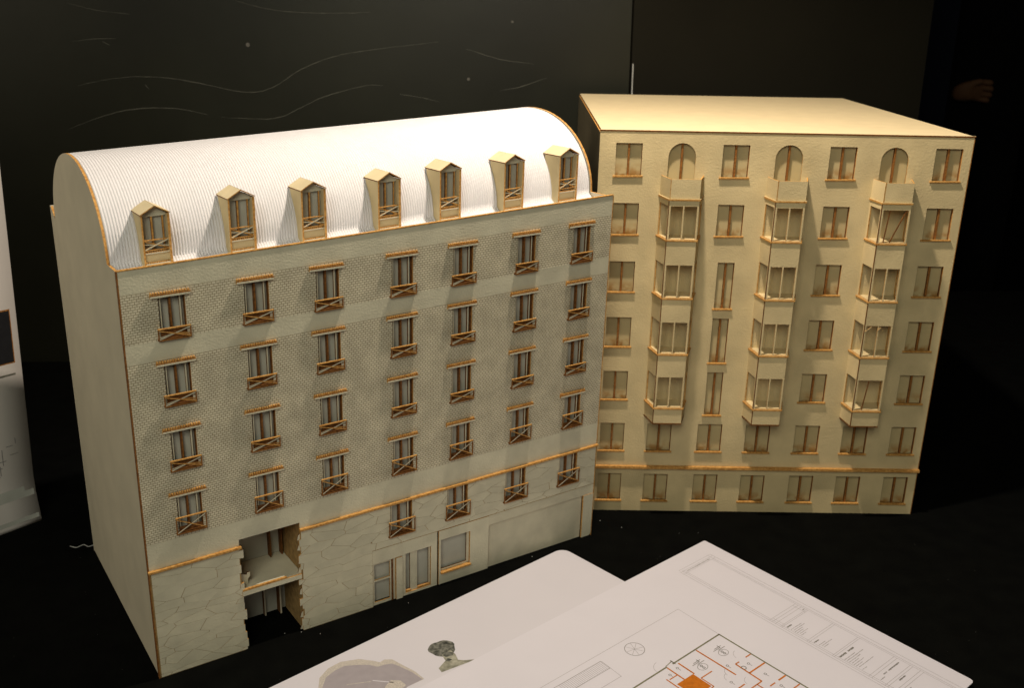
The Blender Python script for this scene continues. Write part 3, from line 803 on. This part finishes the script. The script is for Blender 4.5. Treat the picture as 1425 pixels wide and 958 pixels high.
bay(0.0637, 0.0706, 0.1006, 0.1075, 0)
bay(0.1712, 0.1763, 0.2055, 0.2118, 1)
bay(0.2772, 0.2814, 0.3098, 0.3160, 2)

# ---------------------------------------------------------------- the sheets in front
def sheet(name, corner, ax, ay, w_, h_, z0, z1, rad, m='paper', pts=None):
    ex = Vector((math.cos(math.radians(ax)), math.sin(math.radians(ax)))); ey = Vector((math.cos(math.radians(ay)), math.sin(math.radians(ay))))
    def g(x, y, z): p = ex * x + ey * y; return (p.x, p.y, z)
    o = MB()
    def corner_pts(cx, cy, a0, r):
        return [(cx + r * math.cos(math.radians(a0 + t * 90 / 6)), cy + r * math.sin(math.radians(a0 + t * 90 / 6))) for t in range(7)]
    P = corner_pts(rad, rad, 180, rad) + corner_pts(w_ - .004, .004, 270, .004) + [(w_, h_), (0, h_)]
    n = len(P)
    o.face([g(x, y, z1) for x, y in P], m); o.face([g(x, y, z0) for x, y in reversed(P)], m)
    for i in range(n):
        a, b = P[i], P[(i + 1) % n]
        o.face([g(*a, z0), g(*b, z0), g(*b, z1), g(*a, z1)], 'paper_edge')
    ob = o.build(name); ob.location = (corner[0], corner[1], 0)
    return ob, g
s1, g1_ = sheet('printed_board', (0.0841, 0.9388), -49.85, -139.11, 0.285, 0.42, 0.0003, 0.0026, 0.011)
tag(s1, 'white printed board with rounded corner and mauve hill picture, partly under the plan sheets', 'printed sheet')
s3_, g3_ = sheet('paper_sheet', (0.2300, 0.9395), -53.66, -139.98, 0.286, 0.41, 0.0032, 0.0038, 0.001)
tag(s3_, 'plain white sheet lying under the floor plan, only its edge showing', 'paper sheet')
s2_, g2_ = sheet('floor_plan_sheet', (0.2361, 0.9472), -53.66, -139.98, 0.2985, 0.42, 0.0050, 0.0057, 0.002, 'paper_top')
tag(s2_, 'white architectural floor plan sheet with title block and orange plan walls', 'drawing')

def pline(mb, g, a, b, hw, z, m):
    a, b = Vector(a) / 1000, Vector(b) / 1000; d = (b - a).normalized(); n = Vector((-d.y, d.x)) * hw / 1000
    mb.face([g(*(a - n), z), g(*(b - n), z), g(*(b + n), z), g(*(a + n), z)], m)
def ppoly(mb, g, P, z, m): mb.face([g(x / 1000, y / 1000, z) for x, y in P], m)
Z2 = 0.00578
fr_ = MB()
def pr(*a): pline(fr_, g2_, a[0:2], a[2:4], a[4], a[5] if len(a) > 5 else Z2, a[6] if len(a) > 6 else 'ink')
for y in (17.5, 21.5): pr(22, y, 297, y, .12)
pr(30, 23.6, 297, 23.6, .10)
for y in (63.0, 65.4, 68.5): pr(24, y, 297, y, .12)
for x in (22, 25.5, 29.5): pr(x, 18, x, 68, .10)
for x in (133, 136.3, 139.8, 145.5, 147.2, 174.2, 176.6, 201, 203, 237, 240, 252.5, 255, 262, 265): pr(x, 23.6, x, 65.4, .11)
pr(133, 28, 147.2, 28, .10); pr(133, 60, 147.2, 60, .10)
fr_.build('title_block_frame', s2_, merge=False)
tx = MB(); rr = random.Random(5)
def textcol(x, y0, y1, hw, m='ink'):
    y = y0
    while y < y1:
        l = rr.uniform(.5, 1.4); pline(tx, g2_, (x + rr.uniform(-.15, .15), y), (x + rr.uniform(-.15, .15), min(y + l, y1)), hw * rr.uniform(.6, 1.1), Z2, m); y += l + rr.uniform(.15, .45)
textcol(27.6, 25.5, 61, .42, 'ink_dark')
for (x, a, b, h) in ((150.5, 55, 62, .8), (155, 46, 62, .3), (157.2, 44, 61, .3), (159.4, 50, 62, .3), (161.6, 52, 62, .3), (163.8, 48, 61, .3), (166, 54, 62, .3),
                     (180, 55, 62, .8), (185, 52, 62, .3), (187.2, 45, 61, .3), (189.4, 53, 61, .3),
                     (206.5, 40, 49, 1.0), (206.5, 52, 62, 1.0), (211.5, 46, 62, .35), (213.7, 36, 62, .35), (216, 44, 62, .3), (218.3, 50, 61, .3), (220.6, 46, 62, .3), (222.9, 52, 62, .3), (225.2, 38, 61, .3), (229, 55, 62, .3),
                     (244, 28, 45, .7), (244, 48, 53, .7), (246.5, 55, 62, .4), (257, 40, 50, .8), (268, 50, 60, .4), (143.5, 24.5, 27, .6)):
    textcol(x, a, b, h, 'ink_dark' if h > .5 else 'ink')
tag(tx.build('title_text', s2_, merge=False), kind='stuff')
st_ = MB()
pline(st_, g2_, (66, 119.5), (66.5, 300), .13, Z2, 'ink'); pline(st_, g2_, (66, 119.5), (116, 120), .13, Z2, 'ink')
def ring(mb, g, cx, cy, r, hw, m, n=28, z=Z2, ry=None):
    ry = ry or r
    for i in range(n):
        a, b = 2 * math.pi * i / n, 2 * math.pi * (i + 1) / n
        pline(mb, g, (cx + r * math.cos(a), cy + ry * math.sin(a)), (cx + r * math.cos(b), cy + ry * math.sin(b)), hw, z, m)
ring(st_, g2_, 81.5, 197, 9.2, .28, 'ink')
for a in (20, 60, 100, 150, 200, 235, 290, 330):
    pline(st_, g2_, (81.5, 197), (81.5 + 8.5 * math.cos(math.radians(a)), 197 + 8.5 * math.sin(math.radians(a))), .12, Z2 + .00002, 'ink')
for i in range(26): pline(st_, g2_, (74, 234 + i * 2), (86, 234 + i * 2), .12, Z2, 'ink')
for x in (74, 86): pline(st_, g2_, (x, 233), (x, 290), .2, Z2 + .00002, 'ink')
pline(st_, g2_, (74, 233), (86, 233), .2, Z2 + .00002, 'ink')
pline(st_, g2_, (86, 233), (100, 233.5), .13, Z2, 'ink'); pline(st_, g2_, (100, 233), (100, 300), .13, Z2, 'ink')
st_.build('site_outline', s2_, merge=False)
pw = MB()
def pl(*a): pline(pw, g2_, a[0:2], a[2:4], a[4], Z2 + a[6] if len(a) > 6 else Z2, a[5])
pl(116, 120, 240, 120, .75, 'ink_green'); pl(116.5, 119.5, 117.5, 186, .75, 'ink_green'); pl(113, 184, 119, 184, .6, 'ink_dark', .00002); pl(114.5, 184, 116, 193.5, .4, 'ink_green')
pl(117, 193, 118.5, 300, .75, 'ink_green', .00003)
for a in ((118.2, 154.8, 162.5, 154, .75), (120, 181.3, 138.5, 181.3, .75), (118, 193.8, 138, 193.8, .7), (146, 166.4, 146, 181, .55), (146, 181, 160, 181, .5),
          (153.2, 142.6, 182, 143.4, .75), (168.5, 121, 168.5, 143, .75), (190.5, 121, 190.5, 131, .8), (153, 121, 153, 128, .6), (153.2, 137.5, 153.2, 142.5, .6),
          (182, 143.4, 182, 165, .6), (182, 150, 200, 150, .6), (130, 194, 130, 204, .5), (190.5, 136, 190.5, 143, .6), (175, 158, 175, 181, .6), (160, 181, 160, 215, .5), (205, 121, 205, 146, .6), (128, 206, 150, 206, .6)):
    pline(pw, g2_, a[0:2], a[2:4], a[4], Z2 + .00006, 'orange')
ppoly(pw, g2_, [(138, 182.4), (158.4, 182.4), (158.4, 203.5), (138, 203.5)], Z2 + .00010, 'orange')
pw.build('plan_walls', s2_, merge=False)
fu = MB()
for (cx, cy) in ((136, 138), (137, 168.2)):
    ring(fu, g2_, cx, cy, 4.0, .25, 'ink', 20, ry=5.2)
    for dx in (-1.5, 1.5):
        ring(fu, g2_, cx + dx, cy, 1.1, .3, 'ink_dark', 10, z=Z2 + .00003)
    for (a, b) in ((-5, -3), (-6.5, 2), (-8, -1)): pline(fu, g2_, (cx + a, cy - 5 + b), (cx + a, cy + 4 + b), .35, Z2, 'ink')
    pline(fu, g2_, (cx - 10, cy - 3), (cx - 6, cy - 3), .35, Z2 + .00003, 'ink_dark')
for (cx, cy) in ((160, 133), (178, 133), (150, 150), (166, 165), (124, 187), (186, 158), (196, 135), (126, 199)):
    ring(fu, g2_, cx, cy, 1.2, .22, 'ink_dark', 8); pline(fu, g2_, (cx + 1.8, cy), (cx + 4, cy), .25, Z2, 'ink')
for (cx, cy, r) in ((148, 128, 7), (158, 153, 7), (162, 160, 6), (116, 196, 9), (176, 150, 6)):    # door swings
    for i in range(8):
        a, b = math.pi / 2 * i / 8, math.pi / 2 * (i + 1) / 8
        pline(fu, g2_, (cx - r * math.cos(a), cy + r * math.sin(a)), (cx - r * math.cos(b), cy + r * math.sin(b)), .12, Z2, 'ink')
ring(fu, g2_, 161, 141, 2.2, .3, 'ink_dark', 10, z=Z2 + .00012)
fu.build('plan_furniture', s2_, merge=False)
# the pictures on the board below
Z1 = 0.00268
hl = MB()
hill_o = [(30, 322), (16.9, 312.7), (10.5, 300), (9.7, 286.7), (17, 272), (27.5, 264), (33.3, 260.6), (32.6, 255.4), (37.0, 250.0), (50.6, 247.7), (64.2, 245.0), (77.5, 245.3), (76.3, 262.3), (90, 300), (80, 340), (50, 345)]
hill = [(32, 320), (20, 308), (17, 297), (17, 287), (24, 277), (30, 270), (37, 266), (39, 259), (42, 253.5), (51.6, 250.5), (64.2, 247.5), (76.9, 246.8), (76.3, 262.3), (90, 300), (80, 340), (50, 340)]
ppoly(hl, g1_, hill_o, Z1, 'speckle'); ppoly(hl, g1_, hill, Z1 + .00004, 'mauve')
ppoly(hl, g1_, [(60, 268), (66, 262), (74, 262), (76, 270), (72, 280), (64, 277)], Z1 + .00008, 'speckle')
pline(hl, g1_, (50, 280), (64, 268), .5, Z1 + .00008, 'paper'); pline(hl, g1_, (40, 300), (50, 282), .4, Z1 + .00008, 'speckle')
hl.build('hill_picture', s1, merge=False)
sp = MB()
cx, cy = 54.0, 206.8
bl_ = []
for i in range(26):
    a = 2 * math.pi * i / 26; r_ = 12.3 + 0.9 * math.sin(3 * a + 1) + 0.4 * math.sin(7 * a)
    bl_.append((cx + r_ * math.cos(a) * 0.98, cy + r_ * math.sin(a)))
ppoly(sp, g1_, bl_, Z1, 'photo')
ppoly(sp, g1_, [(60, 202.5), (68.4, 203.2), (76, 206.5), (80, 203), (86.2, 193.5), (80.3, 228.4), (74.2, 227), (69.7, 215.8), (61, 213)], Z1 + .00003, 'photo_light')
ppoly(sp, g1_, [(60, 206.5), (65, 203), (68, 206), (66, 212), (62, 213)], Z1 + .00006, 'photo')
ppoly(sp, g1_, [(68, 212), (72, 210), (73, 214), (70, 216)], Z1 + .00006, 'photo')
sp.build('sculpture_picture', s1, merge=False)

# ---------------------------------------------------------------- poster standing at the left
pd = Vector((-0.6784, -0.7347)); p0 = Vector((-0.5038, 1.0185))
PO = MB()
def gp(s, z, off=0.0):
    bulge = 0.010 * math.sin(max(0, min(1, (0.05 - z) / 0.05)) * 1.3) - 0.0
    n = Vector((0.7347, -0.6784))
    p = p0 + pd * (s - 0.0215 * max(0, z - 0.03) / 0.36) + n * (bulge * 0.6 + off)
    return (p.x - p0.x, p.y - p0.y, z)
NZ, NSX = 30, 12
for i in range(NSX):
    for j in range(NZ):
        a, b = 0.42 * i / NSX, 0.42 * (i + 1) / NSX; c, d = 0.60 * (j / NZ) ** 1.5, 0.60 * ((j + 1) / NZ) ** 1.5
        PO.face([gp(a, c), gp(b, c), gp(b, d), gp(a, d)], 'poster')
po = PO.build('wall_poster', smooth=True); po.location = (p0.x, p0.y, 0)
so_ = po.modifiers.new('solid', 'SOLIDIFY'); so_.thickness = 0.0006
tag(po, 'tall white poster standing at the far left edge behind the brick block', 'poster')
pc = MB()
def pq(s0, s1_, z0, z1, m, off=0.0012): pc.face([gp(s0, z0, off), gp(s1_, z0, off), gp(s1_, z1, off), gp(s0, z1, off)], m)
pq(0.0064, 0.16, 0.1875, 0.2465, 'burn_mid', 0.0008); pq(0.0075, 0.16, 0.189, 0.245, 'black_print', 0.0012)
pq(0.0072, 0.10, 0.1742, 0.1762, 'ink_dark', 0.0008)
pc.build('poster_picture', po, merge=False)
pc = MB(); rr = random.Random(3)
for i in range(34):
    s = rr.uniform(0.012, 0.09); z = rr.uniform(0.062, 0.108) - 0.3 * max(0, 0.03 - s)
    e = rr.uniform(.004, .012)
    if rr.random() < .5: pq(s, s + e, z, z + .0009, 'ink', 0.0008)
    else: pq(s, s + .0009, z, z + e, 'ink', 0.00095)
pc.build('poster_line_drawing', po, merge=False)
pc = MB()
for (s0, s1_, z0, z1) in ((0.002, 0.12, 0.006, 0.040), (0.012, 0.12, 0.0401, 0.046), (0.024, 0.12, 0.0461, 0.050)): pq(s0, s1_, z0, z1, 'teal', 0.0008)
pc.build('poster_colour_wash', po, merge=False)

# ---------------------------------------------------------------- lint and a thread on the cloth
sk = [(-0.151, 0.79), (-0.169, 0.793), (-0.184, 0.791), (-0.044, 0.872), (-0.073, 0.84), (0.051, 0.926), (0.131, 1.003), (0.153, 0.987), (0.214, 0.973), (0.235, 0.974)]
ml = MB(); rr = random.Random(9)
for i in range(150): sk.append((rr.uniform(-0.45, 0.9), rr.uniform(0.72, 1.1)))
for i, (x, y) in enumerate(sk):
    r_ = rr.uniform(.0004, .0007) if i < 10 else rr.uniform(.0001, .0002)
    pts = [(x + r_ * rr.uniform(.6, 1.2) * math.cos(k * 1.257), y + r_ * rr.uniform(.6, 1.2) * math.sin(k * 1.257)) for k in range(5)]
    for k in range(5):
        a, b = pts[k], pts[(k + 1) % 5]; ml.face([(a[0], a[1], .0001), (b[0], b[1], .0001), (x, y, r_ * .9)], 'lint')
tag(ml.build('lint_specks', merge=False), kind='stuff')
th = tube('white_thread', smooth_pts([(-0.444, 0.9535, .0008), (-0.436, 0.950, .0012), (-0.430, 0.955, .0016), (-0.424, 0.9525, .0008), (-0.4185, 0.957, .0008)], 6), 0.0005, 'lint', None, 5, False)
tag(th, 'short curled white thread on the black cloth behind the brick block', 'thread')

# ---------------------------------------------------------------- a person in black standing in the dark beyond the table
def skin_obj(name, verts, edges, radii, m, root, parent=None, sub=2):
    me = bpy.data.meshes.new(name); me.from_pydata(verts, edges, [])
    o = bpy.data.objects.new(name, me); col.objects.link(o)
    md = o.modifiers.new('skin', 'SKIN'); me.skin_vertices
    sv = me.skin_vertices[0].data if me.skin_vertices else None
    if sv is None:
        return o
    for i, r in enumerate(radii): sv[i].radius = (r, r)
    sv[root].use_root = True
    s = o.modifiers.new('sub', 'SUBSURF'); s.levels = sub; s.render_levels = sub
    me.materials.append(M[m]); 
    if parent: o.parent = parent
    return o
PX, PY, PZ = 1.600, 3.385, -0.75
body_v = [(0, 0, .95), (0, 0, 1.12), (0, 0, 1.32), (0, 0, 1.45), (0, -.01, 1.53),
          (-.19, 0, 1.42), (-.27, -.02, 1.12), (-.13, -.12, 1.03),
          (.19, 0, 1.42), (.25, .0, 1.16), (.26, -.04, .95),
          (-.10, 0, .90), (-.11, .0, .50), (-.12, .02, .10), (.10, 0, .90), (.11, 0, .50), (.12, .02, .10), (-.12, -.12, .05), (.12, -.12, .05)]
body_e = [(0, 1), (1, 2), (2, 3), (3, 4), (3, 5), (5, 6), (6, 7), (3, 8), (8, 9), (9, 10), (0, 11), (11, 12), (12, 13), (0, 14), (14, 15), (15, 16), (13, 17), (16, 18)]
body_r = [.15, .14, .16, .10, .055, .065, .05, .034, .065, .05, .034, .09, .07, .05, .09, .07, .05, .04, .04]
pers = skin_obj('person', body_v, body_e, body_r, 'clothes', 0)
pers.location = (PX, PY, PZ)
tag(pers, 'person in black clothes in the dark at upper right, one hand raised before the waist', 'person')
# the visible hand: palm, four bent fingers, thumb
hv = [(-.125, -.125, 1.108), (-.085, -.135, 1.113), (-.055, -.14, 1.115)]
he = [(0, 1), (1, 2)]; hr = [.026, .030, .026]
for k, (dy, L1_, L2_) in enumerate(((.028, .026, .030), (.010, .030, .034), (-.008, .028, .032), (-.024, .022, .024))):
    i0 = len(hv)
    hv += [(-.040, -.142 , 1.118 + dy), (-.040 + L1_, -.150, 1.115 + dy), (-.040 + L1_ + .008, -.128, 1.108 + dy)]
    he += [(2, i0), (i0, i0 + 1), (i0 + 1, i0 + 2)]; hr += [.0095, .009, .0075]
i0 = len(hv); hv += [(-.075, -.16, 1.142), (-.048, -.168, 1.150)]; he += [(1, i0), (i0, i0 + 1)]; hr += [.011, .009]
hv = [(x, y, z - 0.082) for x, y, z in hv]
skin_obj('hand', hv, he, hr, 'skin', 1, pers)
hd = [(0, -.01, 1.50), (0, -.015, 1.60), (0, -.02, 1.70), (0, -.01, 1.76)]
skin_obj('head', hd, [(0, 1), (1, 2), (2, 3)], [.05, .075, .082, .05], 'skin', 1, pers)
